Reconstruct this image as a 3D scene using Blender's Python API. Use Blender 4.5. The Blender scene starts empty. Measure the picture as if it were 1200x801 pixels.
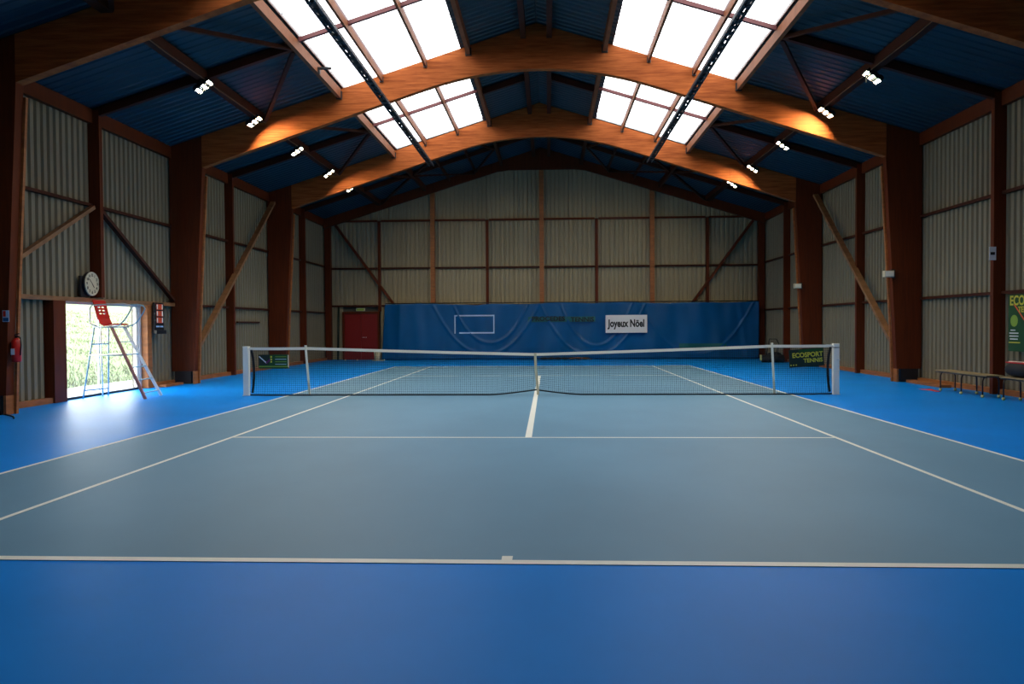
import bpy, math, random
from mathutils import Vector, Matrix
random.seed(7)
C = bpy.context.scene.collection
PI = math.pi

# ------------------------------------------------------------------ camera
F_PX, CAMX, CAMY, CAMH, PITCH, YAW, ROLL = 899.21, .2755, -16.7272, 1.5191, -.0215, -.0473, .0063
def cam_axes():
    cp, sp, cy, sy, cr, sr = math.cos(PITCH), math.sin(PITCH), math.cos(YAW), math.sin(YAW), math.cos(ROLL), math.sin(ROLL)
    f = Vector((sy*cp, cy*cp, sp)); r = Vector((cy, -sy, 0)); d = f.cross(r)
    return cr*r+sr*d, -sr*r+cr*d, f
r_, d_, f_ = cam_axes()
cam = bpy.data.objects.new('camera', bpy.data.cameras.new('camera')); C.objects.link(cam)
m = Matrix.Identity(4)
for i, v in enumerate((r_, -d_, -f_, Vector((CAMX, CAMY, CAMH)))):
    for k in range(3): m[k][i] = v[k]
cam.matrix_world = m
cam.data.sensor_width = 36; cam.data.lens = F_PX/1200*36; cam.data.clip_start = .05; cam.data.clip_end = 300
S = bpy.context.scene; S.camera = cam

# ------------------------------------------------------------------ world, exposure
SKY = 12.0
w = bpy.data.worlds.new('overcast'); S.world = w; w.use_nodes = True
n = w.node_tree.nodes; l = w.node_tree.links; n.clear()
tc = n.new('ShaderNodeTexCoord'); sp = n.new('ShaderNodeSeparateXYZ'); rp = n.new('ShaderNodeValToRGB')
bg = n.new('ShaderNodeBackground'); ow = n.new('ShaderNodeOutputWorld')
l.new(tc.outputs['Generated'], sp.inputs[0]); l.new(sp.outputs['Z'], rp.inputs[0]); l.new(rp.outputs[0], bg.inputs[0]); l.new(bg.outputs[0], ow.inputs[0])
rp.color_ramp.elements[0].position = 0; rp.color_ramp.elements[0].color = (.85, .90, .93, 1)
rp.color_ramp.elements[1].position = .9; rp.color_ramp.elements[1].color = (.96, .98, 1, 1)
bg.inputs[1].default_value = SKY
S.view_settings.view_transform = 'Standard'; S.view_settings.look = 'None'; S.view_settings.gamma = 1
S.view_settings.use_curve_mapping = False; S.view_settings.exposure = 0.0
S.cycles.max_bounces = 7; S.cycles.diffuse_bounces = 4; S.cycles.glossy_bounces = 3; S.cycles.transparent_max_bounces = 12
S.cycles.caustics_reflective = False; S.cycles.caustics_refractive = False; S.cycles.sample_clamp_indirect = 6
LED = 760.0                      # radiance of the LED panels
LAMP_COL = (1.0, .85, .55)

def portal(x, y, z, sx, sy, rot):
    L = bpy.data.lights.new('sky_portal', 'AREA'); L.shape = 'RECTANGLE'; L.size = sx; L.size_y = sy; L.cycles.is_portal = True
    o = bpy.data.objects.new('sky_portal', L); C.objects.link(o); o.location = (x, y, z); o.rotation_euler = rot

# ------------------------------------------------------------------ materials
MATS = {}
def mat(name, col, rough=.6, metal=0, spec=.5, noise=0, nscale=(3, 3, 3), bump=0, bscale=60, col2=None, emit=None, coat=0, rand=0, detail=4):
    m = bpy.data.materials.new(name); m.use_nodes = True; nt = m.node_tree; N = nt.nodes; L = nt.links
    b = N['Principled BSDF']; b.inputs['Base Color'].default_value = (*col, 1); b.inputs['Roughness'].default_value = rough
    b.inputs['Metallic'].default_value = metal; b.inputs['Specular IOR Level'].default_value = spec; b.inputs['Coat Weight'].default_value = coat
    if emit: b.inputs['Emission Color'].default_value = (*emit[0], 1); b.inputs['Emission Strength'].default_value = emit[1]
    out = None
    if noise or bump: t = N.new('ShaderNodeTexCoord')
    if noise or rand:
        if noise:
            mp = N.new('ShaderNodeMapping'); mp.inputs['Scale'].default_value = nscale; L.new(t.outputs['Object'], mp.inputs[0])
            nz = N.new('ShaderNodeTexNoise'); nz.inputs['Scale'].default_value = 1; nz.inputs['Detail'].default_value = detail; nz.inputs['Roughness'].default_value = .6
            L.new(mp.outputs[0], nz.inputs[0])
            r = N.new('ShaderNodeValToRGB'); c2 = col2 or tuple(c*(1-noise) for c in col)
            r.color_ramp.elements[0].color = (*c2, 1); r.color_ramp.elements[1].color = (*col, 1)
            r.color_ramp.elements[0].position = .32; r.color_ramp.elements[1].position = .66
            L.new(nz.outputs['Fac'], r.inputs[0]); out = r.outputs[0]
        if rand:
            oi = N.new('ShaderNodeObjectInfo'); mr = N.new('ShaderNodeMapRange'); L.new(oi.outputs['Random'], mr.inputs[0])
            mr.inputs['To Min'].default_value = 1-rand; mr.inputs['To Max'].default_value = 1+rand*.3
            mx = N.new('ShaderNodeVectorMath'); mx.operation = 'SCALE'; L.new(mr.outputs[0], mx.inputs['Scale'])
            if out: L.new(out, mx.inputs[0])
            else: mx.inputs[0].default_value = col
            out = mx.outputs[0]
        L.new(out, b.inputs['Base Color'])
    if bump:
        nb = N.new('ShaderNodeTexNoise'); nb.inputs['Scale'].default_value = bscale; nb.inputs['Detail'].default_value = 3; L.new(t.outputs['Object'], nb.inputs[0])
        bp = N.new('ShaderNodeBump'); bp.inputs['Strength'].default_value = bump; bp.inputs['Distance'].default_value = .01; L.new(nb.outputs['Fac'], bp.inputs['Height']); L.new(bp.outputs[0], b.inputs['Normal'])
    MATS[name] = m; return m
mat('floor_blue', (.0, .24, .80), .42, spec=.08, noise=.12, nscale=(.5, .5, .5), bump=.08, bscale=220)
mat('court_blue', (.135, .285, .42), .5, spec=.18, noise=.14, nscale=(.35, .25, .3), bump=.08, bscale=220)
mat('line_white', (.8, .8, .72), .5)
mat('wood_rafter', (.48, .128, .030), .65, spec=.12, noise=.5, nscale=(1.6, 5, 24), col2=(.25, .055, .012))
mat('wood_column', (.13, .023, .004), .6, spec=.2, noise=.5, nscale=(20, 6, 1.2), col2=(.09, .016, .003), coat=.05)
mat('wood_dark', (.06, .013, .005), .6, spec=.2, noise=.5, nscale=(4, 4, 4), col2=(.05, .012, .005))
mat('wood_tan', (.30, .14, .055), .6, noise=.4, nscale=(3, 3, 9))
mat('wood_orange', (.42, .14, .035), .55, noise=.4, nscale=(3, 3, 14))
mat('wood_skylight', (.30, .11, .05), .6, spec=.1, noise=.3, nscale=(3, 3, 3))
mat('steel_dark', (.012, .012, .014), .5)
mat('rail_grey', (.045, .045, .05), .5)
mat('steel_red', (.12, .02, .02), .5)
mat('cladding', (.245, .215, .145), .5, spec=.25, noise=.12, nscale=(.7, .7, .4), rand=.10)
mat('cladding_gable_lit', (.41, .35, .225), .5, spec=.25, noise=.12, nscale=(.7, .7, .4), rand=.10)  # same sheeting as the side walls, lightened to paint in brighter light
mat('cladding_back', (.10, .09, .07), .8)
mat('deck_blue', (.002, .032, .052), .5, noise=.15, nscale=(.6, .6, .6), rand=.1)
mat('roof_outer', (.05, .06, .08), .8)
mat('white_paint', (.92, .88, .76), .4)
mat('white_tape', (.92, .87, .74), .7)
mat('net_cord', (.006, .02, .024), .8)
mat('black_fabric', (.008, .009, .012), .8)
mat('black_plastic', (.01, .01, .012), .35)
mat('red_plastic', (.62, .012, .008), .35)
mat('red_sign', (.75, .09, .03), .4)
mat('alu', (.70, .72, .74), .45, metal=.3)
mat('blue_metal', (.30, .50, .62), .4, metal=.2)
mat('rail_brown', (.45, .18, .16), .5)
mat('vinyl_blue', (.0, .10, .30), .35, spec=.35, noise=.25, nscale=(.5, .5, .5))
mat('vinyl_green', (.004, .12, .13), .5)
mat('white_sign', (.80, .80, .82), .5)
mat('ink_black', (.006, .006, .008), .6)
mat('ink_navy', (.002, .008, .015), .6)
mat('pale_blue', (.45, .62, .85), .6)
mat('sign_green', (.005, .06, .01), .5)
mat('sign_dark', (.006, .02, .012), .5)
mat('sign_yellow', (.6, .55, .05), .5)
mat('sign_lime', (.22, .36, .04), .5)
mat('sign_purple', (.12, .01, .12), .5)
mat('door_red', (.22, .006, .003), .45)
mat('clock_cream', (.62, .57, .40), .5)
mat('ball_yellow', (.50, .50, .22), .9)
mat('grass', (.06, .105, .016), .9, noise=.5, nscale=(1.2, 1.2, 1.2), col2=(.06, .09, .02))
mat('grass_blade', (.07, .115, .016), .8, noise=.5, nscale=(.8, .8, .8), col2=(.075, .085, .03))
mat('gravel', (.34, .34, .32), .9, noise=.3, nscale=(6, 6, 6))
mat('foliage_far', (.17, .20, .15), .9, noise=.4, nscale=(2, 2, 2))
mat('bark', (.15, .10, .07), .9)
mat('bench_tan', (.34, .25, .12), .5, noise=.3, nscale=(4, 4, 4))
mat('concrete', (.25, .25, .24), .8)
mat('led_on', (.9, .9, .9), .4, emit=(LAMP_COL, LED))
def glass_mat(name, tr, df, mixf):
    m = bpy.data.materials.new(name); m.use_nodes = True; N = m.node_tree.nodes; L = m.node_tree.links; N.clear()
    a = N.new('ShaderNodeBsdfTransparent'); a.inputs[0].default_value = (*tr, 1)
    b = N.new('ShaderNodeBsdfTranslucent'); b.inputs[0].default_value = (*df, 1)
    x = N.new('ShaderNodeMixShader'); x.inputs[0].default_value = mixf; o = N.new('ShaderNodeOutputMaterial')
    L.new(a.outputs[0], x.inputs[1]); L.new(b.outputs[0], x.inputs[2])
    g = N.new('ShaderNodeBsdfGlossy'); g.inputs['Roughness'].default_value = .08; x2 = N.new('ShaderNodeMixShader'); x2.inputs[0].default_value = .04
    L.new(x.outputs[0], x2.inputs[1]); L.new(g.outputs[0], x2.inputs[2]); L.new(x2.outputs[0], o.inputs[0]); MATS[name] = m
glass_mat('skylight_pane', (.33, .33, .33), (.45, .45, .45), .3)
glass_mat('door_glass', (.97, .98, .98), (.9, .92, .9), .02)

# ------------------------------------------------------------------ mesh helpers
class MB:
    def __init__(s): s.v = []; s.f = []; s.sm = []
    def add(s, vs, fs, smooth=False):
        o = len(s.v); s.v += [tuple(v) for v in vs]; s.f += [tuple(i+o for i in f) for f in fs]; s.sm += [smooth]*len(fs); return s
    def box(s, x0, x1, y0, y1, z0, z1):
        x0, x1 = sorted((x0, x1)); y0, y1 = sorted((y0, y1)); z0, z1 = sorted((z0, z1))
        return s.add([(x0,y0,z0),(x1,y0,z0),(x1,y1,z0),(x0,y1,z0),(x0,y0,z1),(x1,y0,z1),(x1,y1,z1),(x0,y1,z1)],
                     [(0,3,2,1),(4,5,6,7),(0,1,5,4),(1,2,6,5),(2,3,7,6),(3,0,4,7)])
    def bar(s, p, q, w, h, up=(0, 0, 1)):
        p, q = Vector(p), Vector(q); d = (q-p).normalized(); u = Vector(up); a = d.cross(u)
        if a.length < 1e-4: a = d.cross(Vector((1, 0, 0)))
        a.normalize(); b = a.cross(d).normalized(); a = a*w/2; b = b*h/2
        return s.add([p-a-b, p+a-b, p+a+b, p-a+b, q-a-b, q+a-b, q+a+b, q-a+b], [(0,3,2,1),(4,5,6,7),(0,1,5,4),(1,2,6,5),(2,3,7,6),(3,0,4,7)])
    def tube(s, pts, r, n=8, closed=False):
        pts = [Vector(p) for p in pts]; k = len(pts); rs = r if isinstance(r, (list, tuple)) else [r]*k
        vs = []; ref = None
        for i in range(k):
            d = (pts[(i+1) % k]-pts[i-1]) if closed else (pts[min(i+1, k-1)]-pts[max(i-1, 0)])
            d.normalize()
            if ref is None: ref = Vector((0, 0, 1)) if abs(d.z) < .9 else Vector((1, 0, 0))
            a = d.cross(ref)
            if a.length < 1e-3: a = d.cross(Vector((.3, 1, .2)))
            a.normalize(); b = a.cross(d); ref = b
            for j in range(n): t = 2*PI*j/n; vs.append(pts[i]+a*math.cos(t)*rs[i]+b*math.sin(t)*rs[i])
        fs = []
        for i in range(k if closed else k-1):
            for j in range(n): a0 = i*n+j; a1 = i*n+(j+1) % n; b0 = ((i+1) % k)*n+j; b1 = ((i+1) % k)*n+(j+1) % n; fs.append((a0, a1, b1, b0))
        s.add(vs, fs, True)
        if not closed: s.f += [tuple(len(s.v)-k*n+j for j in reversed(range(n))), tuple(len(s.v)-n+j for j in range(n))]; s.sm += [False]*2
        return s
    def prism(s, poly, y0, y1, axis='y'):
        k = len(poly); f = {'y': lambda a, b, t: (a, t, b), 'x': lambda a, b, t: (t, a, b), 'z': lambda a, b, t: (a, b, t)}[axis]
        vs = [f(a, b, y0) for a, b in poly]+[f(a, b, y1) for a, b in poly]
        return s.add(vs, [tuple(range(k)), tuple(range(2*k-1, k-1, -1))]+[(i, i+k, (i+1) % k+k, (i+1) % k) for i in range(k)])
    def strip(s, lo, hi, y0, y1):       # curved beam between two polylines (x,z)
        k = len(lo); vs = []
        for (a, b), (c, d) in zip(lo, hi): vs += [(a, y0, b), (c, y0, d), (c, y1, d), (a, y1, b)]
        fs = []
        for i in range(k-1):
            o = i*4; fs += [(o+j, o+4+j, o+4+(j+1) % 4, o+(j+1) % 4) for j in range(4)]
        fs += [(0, 1, 2, 3), tuple((k-1)*4+j for j in (3, 2, 1, 0))]
        return s.add(vs, fs)
    def ball(s, c, r, n=8, sc=(1, 1, 1)):
        vs = []; fs = []; h = n//2+1
        for i in range(h+1):
            t = PI*i/h
            for j in range(n): p = 2*PI*j/n; vs.append((c[0]+sc[0]*r*math.sin(t)*math.cos(p), c[1]+sc[1]*r*math.sin(t)*math.sin(p), c[2]+sc[2]*r*math.cos(t)))
        for i in range(h):
            for j in range(n): fs.append((i*n+j, (i+1)*n+j, (i+1)*n+(j+1) % n, i*n+(j+1) % n))
        return s.add(vs, fs, True)
    def mesh(s, name, m):
        me = bpy.data.meshes.new(name); me.from_pydata(s.v, [], s.f); me.polygons.foreach_set('use_smooth', s.sm)
        me.materials.append(MATS[m] if isinstance(m, str) else m); me.validate(); me.update()
        import bmesh
        b = bmesh.new(); b.from_mesh(me); bmesh.ops.recalc_face_normals(b, faces=b.faces); b.to_mesh(me); b.free(); return me
    def build(s, name, m, parent=None, loc=None, rot=None, bevel=0):
        return place(name, s.mesh(name, m), parent, loc, rot, bevel)
def place(name, me, parent=None, loc=None, rot=None, bevel=0):
    o = bpy.data.objects.new(name, me); C.objects.link(o)
    if parent: o.parent = parent
    if loc: o.location = loc
    if rot: o.rotation_euler = rot
    if bevel: b = o.modifiers.new('bevel', 'BEVEL'); b.width = bevel; b.segments = 2; b.limit_method = 'ANGLE'
    return o
def tag(o, label=None, cat=None, group=None, kind=None):
    for k, v in (('label', label), ('category', cat), ('group', group), ('kind', kind)):
        if v: o[k] = v
    return o
def empty(name, label, cat, loc=(0, 0, 0), rz=0, group=None, kind=None):
    o = bpy.data.objects.new(name, None); C.objects.link(o); o.location = loc; o.rotation_euler = (0, 0, rz); o.empty_display_size = .1
    return tag(o, label, cat, group, kind)
def struct(name, mb, m): return tag(mb.build(name, m), kind='structure')
def text(name, body, size, m, parent, loc, rot, extrude=.002, bold=0, sx=1):
    cu = bpy.data.curves.new('t', 'FONT'); cu.body = body; cu.size = size; cu.extrude = extrude; cu.offset = bold; cu.align_x = 'CENTER'; cu.align_y = 'CENTER'; cu.resolution_u = 3
    t = bpy.data.objects.new('t', cu); C.objects.link(t)
    bpy.context.view_layer.update()
    me = bpy.data.meshes.new_from_object(t.evaluated_get(bpy.context.evaluated_depsgraph_get())); me.materials.clear(); me.materials.append(MATS[m]); me.name = name
    bpy.data.objects.remove(t); o = place(name, me, parent, loc, rot); o.scale = (sx, 1, 1); return o
FACE_Y, FACE_PX, FACE_MX = (PI/2, 0, 0), (PI/2, 0, PI/2), (PI/2, 0, -PI/2)   # text facing -Y, +X, -X

# ------------------------------------------------------------------ hall dimensions
HX, HY = 9.9, 18.0
FR = [-10.8, -3.6, 3.6, 10.8]                  # portal frames
def ztop(x): return 9.42-.31*abs(x)            # top of rafters = under side of roof deck
def zbot(x):
    x = abs(x)
    if x < 3: return 8.225-.054*x*x
    z = 7.739-.325*(x-3)
    return z

# ---------------- floor
fl = struct('floor', MB().box(-10.1, 10.1, -18.2, 18.2, -.2, 0), 'floor_blue')
MB().box(-5.485, 5.485, -11.885, 11.885, .0005, .003).build('court_surface', 'court_blue', fl)
def cl(x0, x1, y0, y1): MB().box(x0, x1, y0, y1, .003, .0055).build('court_line', 'line_white', fl)
for s in (-1, 1):
    cl(-5.485, 5.485, s*11.885, s*11.805)
    cl(-4.115, 4.115, s*6.40, s*6.35)
    cl(-.035, .035, s*11.805, s*11.72)
    for x in (5.485, 4.115): cl(s*x, s*(x-.05), -11.805, 11.805)
cl(-.045, .045, -6.35, 6.35)

# ---------------- cladding sheets
_sheet = {}
def sheet_mesh(wd, ht, m_='cladding'):
    key = (round(wd, 3), round(ht, 3), m_)
    if key not in _sheet:
        pitch = wd/max(1, round(wd/.2)); k = round(wd/pitch); pr = []
        for i in range(k):
            b = i*pitch; pr += [(b, 0), (b+.025, .05), (b+pitch*.64, .05), (b+pitch*.64+.025, 0)]
        pr.append((wd, 0)); vs = [(u, -d, 0) for u, d in pr]+[(u, -d, ht) for u, d in pr]; q = len(pr)
        back = [(0, .01, 0), (wd, .01, 0), (wd, .01, ht), (0, .01, ht)]
        mb = MB(); mb.add(vs, [(i, i+1, i+1+q, i+q) for i in range(q-1)]); mb.add(back, [(0, 1, 2, 3)])
        me = bpy.data.meshes.new('cladding_sheet'); me.from_pydata(mb.v, [], mb.f); me.materials.append(MATS[m_]); _sheet[key] = me
    return _sheet[key]
def clad(parent, org, ang, length, z0, z1, m_='cladding'):
    k = max(1, round(length/1.2)); wd = length/k; d = Vector((math.cos(ang), math.sin(ang), 0))
    for i in range(k):
        p = Vector(org)+d*(wd*i); place('cladding_sheet', sheet_mesh(wd-.006, z1-z0-.006, m_), parent, (p.x, p.y, z0+.003), (0, 0, ang))

ROWS = [(.0, 2.12), (2.18, 4.22), (4.28, 6.34)]
DOOR = (-1.17, 2.0)
def side_wall(s):
    nm = 'wall_left' if s < 0 else 'wall_right'
    mb = MB()
    x0, x1 = s*(HX+.1), s*(HX+.24)
    if s < 0:
        mb.box(x0, x1, -18.2, DOOR[0], 0, 6.45).box(x0, x1, DOOR[1], 18.2, 0, 6.45).box(x0, x1, DOOR[0], DOOR[1], 2.1, 6.45)
    else: mb.box(x0, x1, -18.2, 18.2, 0, 6.45)
    wl = struct(nm, mb, 'cladding_back')
    ang = PI/2 if s < 0 else -PI/2
    xs = s*(HX+.06)
    ys = [-18+3.6*i for i in range(11)]
    for i in range(10):
        a, b = ys[i], ys[i+1]
        for r, (z0, z1) in enumerate(ROWS):
            if s < 0 and r == 0 and i in (4, 5):
                segs = [(-3.6, -1.62)] if i == 4 else [(2.27, 3.6)]
            else: segs = [(a, b)]
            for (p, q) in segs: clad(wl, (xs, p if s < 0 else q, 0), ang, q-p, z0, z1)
    for y in ys[1:-1]:
        fr = any(abs(y-f) < .1 for f in FR)
        if not fr and not (s < 0 and y == 0 and False):
            zb = 2.2 if (s < 0 and abs(y) < .1) else 0
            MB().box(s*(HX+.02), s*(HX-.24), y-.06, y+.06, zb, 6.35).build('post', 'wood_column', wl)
            MB().box(s*(HX+.02), s*(HX-.10), y+.06, y+.13, zb, 6.35).build('batten', 'wood_orange', wl)
    # girts
    for i in range(10):
        a, b = ys[i]+.06, ys[i+1]-.06
        if any(abs(ys[i]-f) < .1 for f in FR): a += .04
        if any(abs(ys[i+1]-f) < .1 for f in FR): b -= .04
        for z in (2.15, 4.25):
            if s < 0 and z < 3 and i in (4, 5):
                if i == 4: MB().box(s*(HX+.02), s*(HX-.14), -3.5, 3.5, z-.06, z+.03).build('girt', 'wood_tan', wl)
                continue
            MB().box(s*(HX+.02), s*(HX-.08), a, b, z-.035, z+.03).build('girt', 'wood_dark', wl)
        MB().box(s*(HX+.02), s*(HX-.10), a, b, 6.06, 6.37).build('eave_beam', 'wood_column', wl)
        if s < 0 and i in (4, 5):
            segs = [(-3.48, -1.62)] if i == 4 else [(2.27, 3.48)]
        else: segs = [(a, b)]
        for p, q in segs: MB().box(s*(HX+.02), s*(HX-.12), p, q, 0, .11).build('sill_beam', 'wood_orange', wl)
    return wl
wl = side_wall(-1); wr = side_wall(1)
# braces on the side walls
for s, par in ((-1, wl), (1, wr)):
    X = s*(HX-.29)
    MB().bar((X, 3.85, .45), (X, 10.6, 6.0), .09, .17, (s, 0, 0)).build('brace', 'wood_tan', par)
X = -(HX-.10)
MB().bar((X, -3.5, 2.35), (X, -.1, 4.2), .08, .11, (1, 0, 0)).build('brace', 'wood_tan', wl)
MB().bar((X, .12, 4.2), (X, 3.5, 2.25), .08, .11, (1, 0, 0)).build('brace', 'wood_dark', wl)
MB().box(-9.93, -9.84, 7.9, 9.8, 1.66, 1.71).build('girt', 'wood_dark', wl)
# door posts of the opening
MB().box(-9.95, -9.74, -1.62, -1.22, 0, 2.09).build('door_post', 'wood_column', wl)
MB().box(-9.95, -9.76, 2.06, 2.27, 0, 2.09).build('door_post', 'wood_orange', wl)

# ---------------- sliding glass door in the left wall
d1 = tag(MB().box(-10.06, -9.92, DOOR[0]-.04, DOOR[0]+.03, .0, 2.1).box(-10.06, -9.92, DOOR[1]-.03, DOOR[1]+.05, 0, 2.1).box(-10.06, -9.92, DOOR[0]+.03, DOOR[1]-.03, 2.04, 2.1)
         .build('door_1', 'alu'), kind='structure')
MB().box(-10.04, -9.86, DOOR[0]+.03, DOOR[1]-.03, 0, .05).build('threshold', 'steel_dark', d1)
MB().box(-10.0, -9.99, DOOR[0]+.03, DOOR[1]-.10, .05, 2.04).build('pane', 'door_glass', d1)
MB().box(-10.02, -9.95, DOOR[1]-.13, DOOR[1]-.04, .05, 2.04).build('stile', 'white_paint', d1)
tag(MB().bar((-9.96, .28, .05), (-9.96, .28, 2.04), .03, .04).build('mullion', 'alu', d1), 'slim pale metal upright across the pane')

# ---------------- gable walls
def gable(s):
    nm = 'wall_far' if s > 0 else 'wall_back'
    y0 = s*(HY+.1); pts = [(-10.1, 0), (10.1, 0), (10.1, ztop(10.1)+.1), (0, ztop(0)+.1), (-10.1, ztop(10.1)+.1)]
    g = struct(nm, MB().prism(pts, y0, y0+s*.14), 'cladding_back')
    ang = 0 if s > 0 else PI
    rows = [(0, 2.42), (2.48, 4.12), (4.18, 6.27)]
    xs = [-9.84, -7.38, -4.92, -2.46, 0, 2.46, 4.92, 7.38, 9.84]
    for i in range(8):
        a, b = xs[i], xs[i+1]
        for z0, z1 in rows:
            segs = [(a, b)]
            if s > 0 and i == 0 and z0 < 1: segs = [(-9.84, -9.1)]
            for p, q in segs: clad(g, ((p if s > 0 else q), s*(HY+.06), 0), ang, q-p, z0, z1, 'cladding_gable_lit')
        z1 = ztop(max(abs(a), abs(b)))          # upper row: clipped under the roof slope
        k = 2; wd = (b-a)/k
        for j in range(k):
            p, q = a+wd*j, a+wd*(j+1); nr = 6; mb = MB(); pw = wd/nr; pr = []
            for r in range(nr): bb = p+r*pw; pr += [(bb, 0), (bb+.022, .04), (bb+pw*.7, .04), (bb+pw*.7+.022, 0)]
            pr.append((q-.006, 0)); vs = [(u, s*(HY+.06-d), 6.33) for u, d in pr]+[(u, s*(HY+.06-d), max(6.34, ztop(u)-.02)) for u, d in pr]; nq = len(pr)
            mb.add(vs, [(e, e+1, e+1+nq, e+nq) for e in range(nq-1)])
            me = bpy.data.meshes.new('cladding_sheet'); me.from_pydata(mb.v, [], mb.f); me.materials.append(MATS['cladding_gable_lit']); place('cladding_sheet', me, g)
    for x in xs[1:-1]:
        big = round(abs(x)/2.46) % 2 == 0
        hw = .095 if big else .06
        zt = ztop(x)-.05 if big else 6.27
        MB().box(x-hw, x+hw, s*(HY+.02), s*(HY-(.26 if big else .14)), 0 if not (s > 0 and abs(x+7.38) < .1) else 2.2, zt).build('post', 'wood_orange' if big else 'wood_column', g)
    for x in (-9.72, 9.72): MB().box(x-.13, x+.13, s*(HY-.26), s*(HY-.02), 0, 6.3).build('post', 'wood_column', g)
    for z in (2.45, 4.15, 6.30):
        for i in range(8): MB().box(xs[i]+.09, xs[i+1]-.09, s*(HY+.02), s*(HY-.09), z-.04, z+.04).build('girt', 'wood_dark' if z < 6 else 'wood_column', g)
    for t in (-1, 1): MB().bar((t*9.35, s*(HY-.16), 6.1), (t*4.95, s*(HY-.16), -.0+.1), .10, .17, (0, 1, 0)).build('brace', 'wood_column', g)
    lo = []; hi = []
    for i in range(41):
        x = -9.84+19.68*i/40; hi.append((x, ztop(x))); lo.append((x, min(8.45, ztop(x)-.42)))
    MB().strip(lo, hi, s*(HY-.42), s*(HY-.27)).build('gable_rafter', 'wood_column', g)
    return g
gf = gable(1); gb = gable(-1)

# ---------------- roof
SKY_BAYS = [(-10.8, -3.6), (-3.6, 3.6), (3.6, 10.8)]
SX0, SX1 = 1.98, 5.17
def slope_slab(mb, s, xa, xb, ya, yb, lift=.06, th=.12):
    za, zb = ztop(xa)+lift, ztop(xb)+lift
    mb.add([(s*xa, ya, za), (s*xb, ya, zb), (s*xb, yb, zb), (s*xa, yb, za), (s*xa, ya, za+th), (s*xb, ya, zb+th), (s*xb, yb, zb+th), (s*xa, yb, za+th)],
           [(0,1,2,3),(4,5,6,7),(0,1,5,4),(1,2,6,5),(2,3,7,6),(3,0,4,7)])
mb = MB()
for s in (-1, 1):
    slope_slab(mb, s, 0, SX0, -18.3, 18.3); slope_slab(mb, s, SX1, 10.3, -18.3, 18.3)
    slope_slab(mb, s, SX0, SX1, -18.3, -10.8); slope_slab(mb, s, SX0, SX1, 10.8, 18.3)
ce = struct('ceiling', mb, 'roof_outer')
_deck = {}
def deck(s, xa, xb, ya, yb):
    mb = MB(); nr = max(1, round((yb-ya)/.24)); pw = (yb-ya)/nr; pr = []
    for r in range(nr): b = ya+r*pw; pr += [(b, .025), (b+.03, 0), (b+pw*.6, 0), (b+pw*.6+.03, .025)]
    pr.append((yb, .025)); q = len(pr)
    vs = [(s*xa, y, ztop(xa)+h) for y, h in pr]+[(s*xb, y, ztop(xb)+h) for y, h in pr]
    mb.add(vs, [(i, i+1, i+1+q, i+q) for i in range(q-1)])
    me = bpy.data.meshes.new('roof_sheet'); me.from_pydata(mb.v, [], mb.f); me.materials.append(MATS['deck_blue']); place('roof_sheet', me, ce)
for s in (-1, 1):
    for i in range(30):
        ya, yb = -18+1.2*i, -18+1.2*(i+1)-.008
        deck(s, .02, SX0, ya, yb); deck(s, SX1, 7.5, ya, yb); deck(s, 7.508, 10.0, ya, yb)
        if not any(a <= ya+.01 < b for a, b in SKY_BAYS): deck(s, SX0, SX1, ya, yb)
# purlins between frames
ALLF = [-18]+FR+[18]
for k in range(5):
    a, b = ALLF[k]+.11, ALLF[k+1]-.11
    if k == 0: a += .3
    if k == 4: b -= .3
    skl = k in (1, 2, 3)
    for s in (-1, 1):
        for x, wd, dp in ((.34, .14, .30), (1.78, .10, .24), (2.92, .06, .17), (4.08, .06, .17), (5.22, .10, .24), (7.3, .22, .20)):
            if not skl and x in (2.92, 4.08): x = {2.92: 2.95, 4.08: 4.1}[x]
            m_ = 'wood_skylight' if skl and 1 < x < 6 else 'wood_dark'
            zt = ztop(x)-.005
            MB().box(s*(x-wd/2), s*(x+wd/2), a, b, zt-dp, zt).build('purlin', m_, ce)
            if skl and 1 < x < 6:
                for yy in (a+.02, b-.02): MB().box(s*x-wd*.8, s*x+wd*.8, yy-.02, yy+.02, zt-dp-.03, zt-.06).build('purlin_hanger', 'steel_dark', ce)
    # secondary rafter at mid bay
    ym = (ALLF[k]+ALLF[k+1])/2
    for s in (-1, 1):
        for xa, xb in ((.40, 1.73), (5.27, 7.19), (7.41, 9.8)):
            MB().bar((s*xa, ym, ztop(xa)-.11), (s*xb, ym, ztop(xb)-.11), .11, .17).build('rafter', 'wood_dark', ce)
        if skl: MB().bar((s*1.84, ym, ztop(1.84)-.02), (s*5.16, ym, ztop(5.16)-.02), .08, .09).build('glazing_rafter', 'steel_red', ce)
        else: MB().bar((s*1.84, ym, ztop(1.84)-.11), (s*5.16, ym, ztop(5.16)-.11), .10, .15).build('rafter', 'wood_dark', ce)
        for t in (-1, 1):
            ye = ym+t*(3.45 if k != 4 or t < 0 else 3.2)
            MB().bar((s*5.3, ym+t*.08, ztop(5.3)-.19), (s*7.2, ye, ztop(7.2)-.19), .09, .08).build('brace', 'wood_dark', ce)
            if k == 4:
                MB().bar((s*5.15, ym+t*.08, ztop(5.15)-.19), (s*3.0, ye, ztop(3.0)-.19), .07, .07).build('brace', 'wood_dark', ce)
                MB().bar((s*1.9, ym+t*.08, ztop(1.9)-.19), (s*3.0, ye, ztop(3.0)-.19), .07, .07).build('brace', 'wood_dark', ce)
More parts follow.
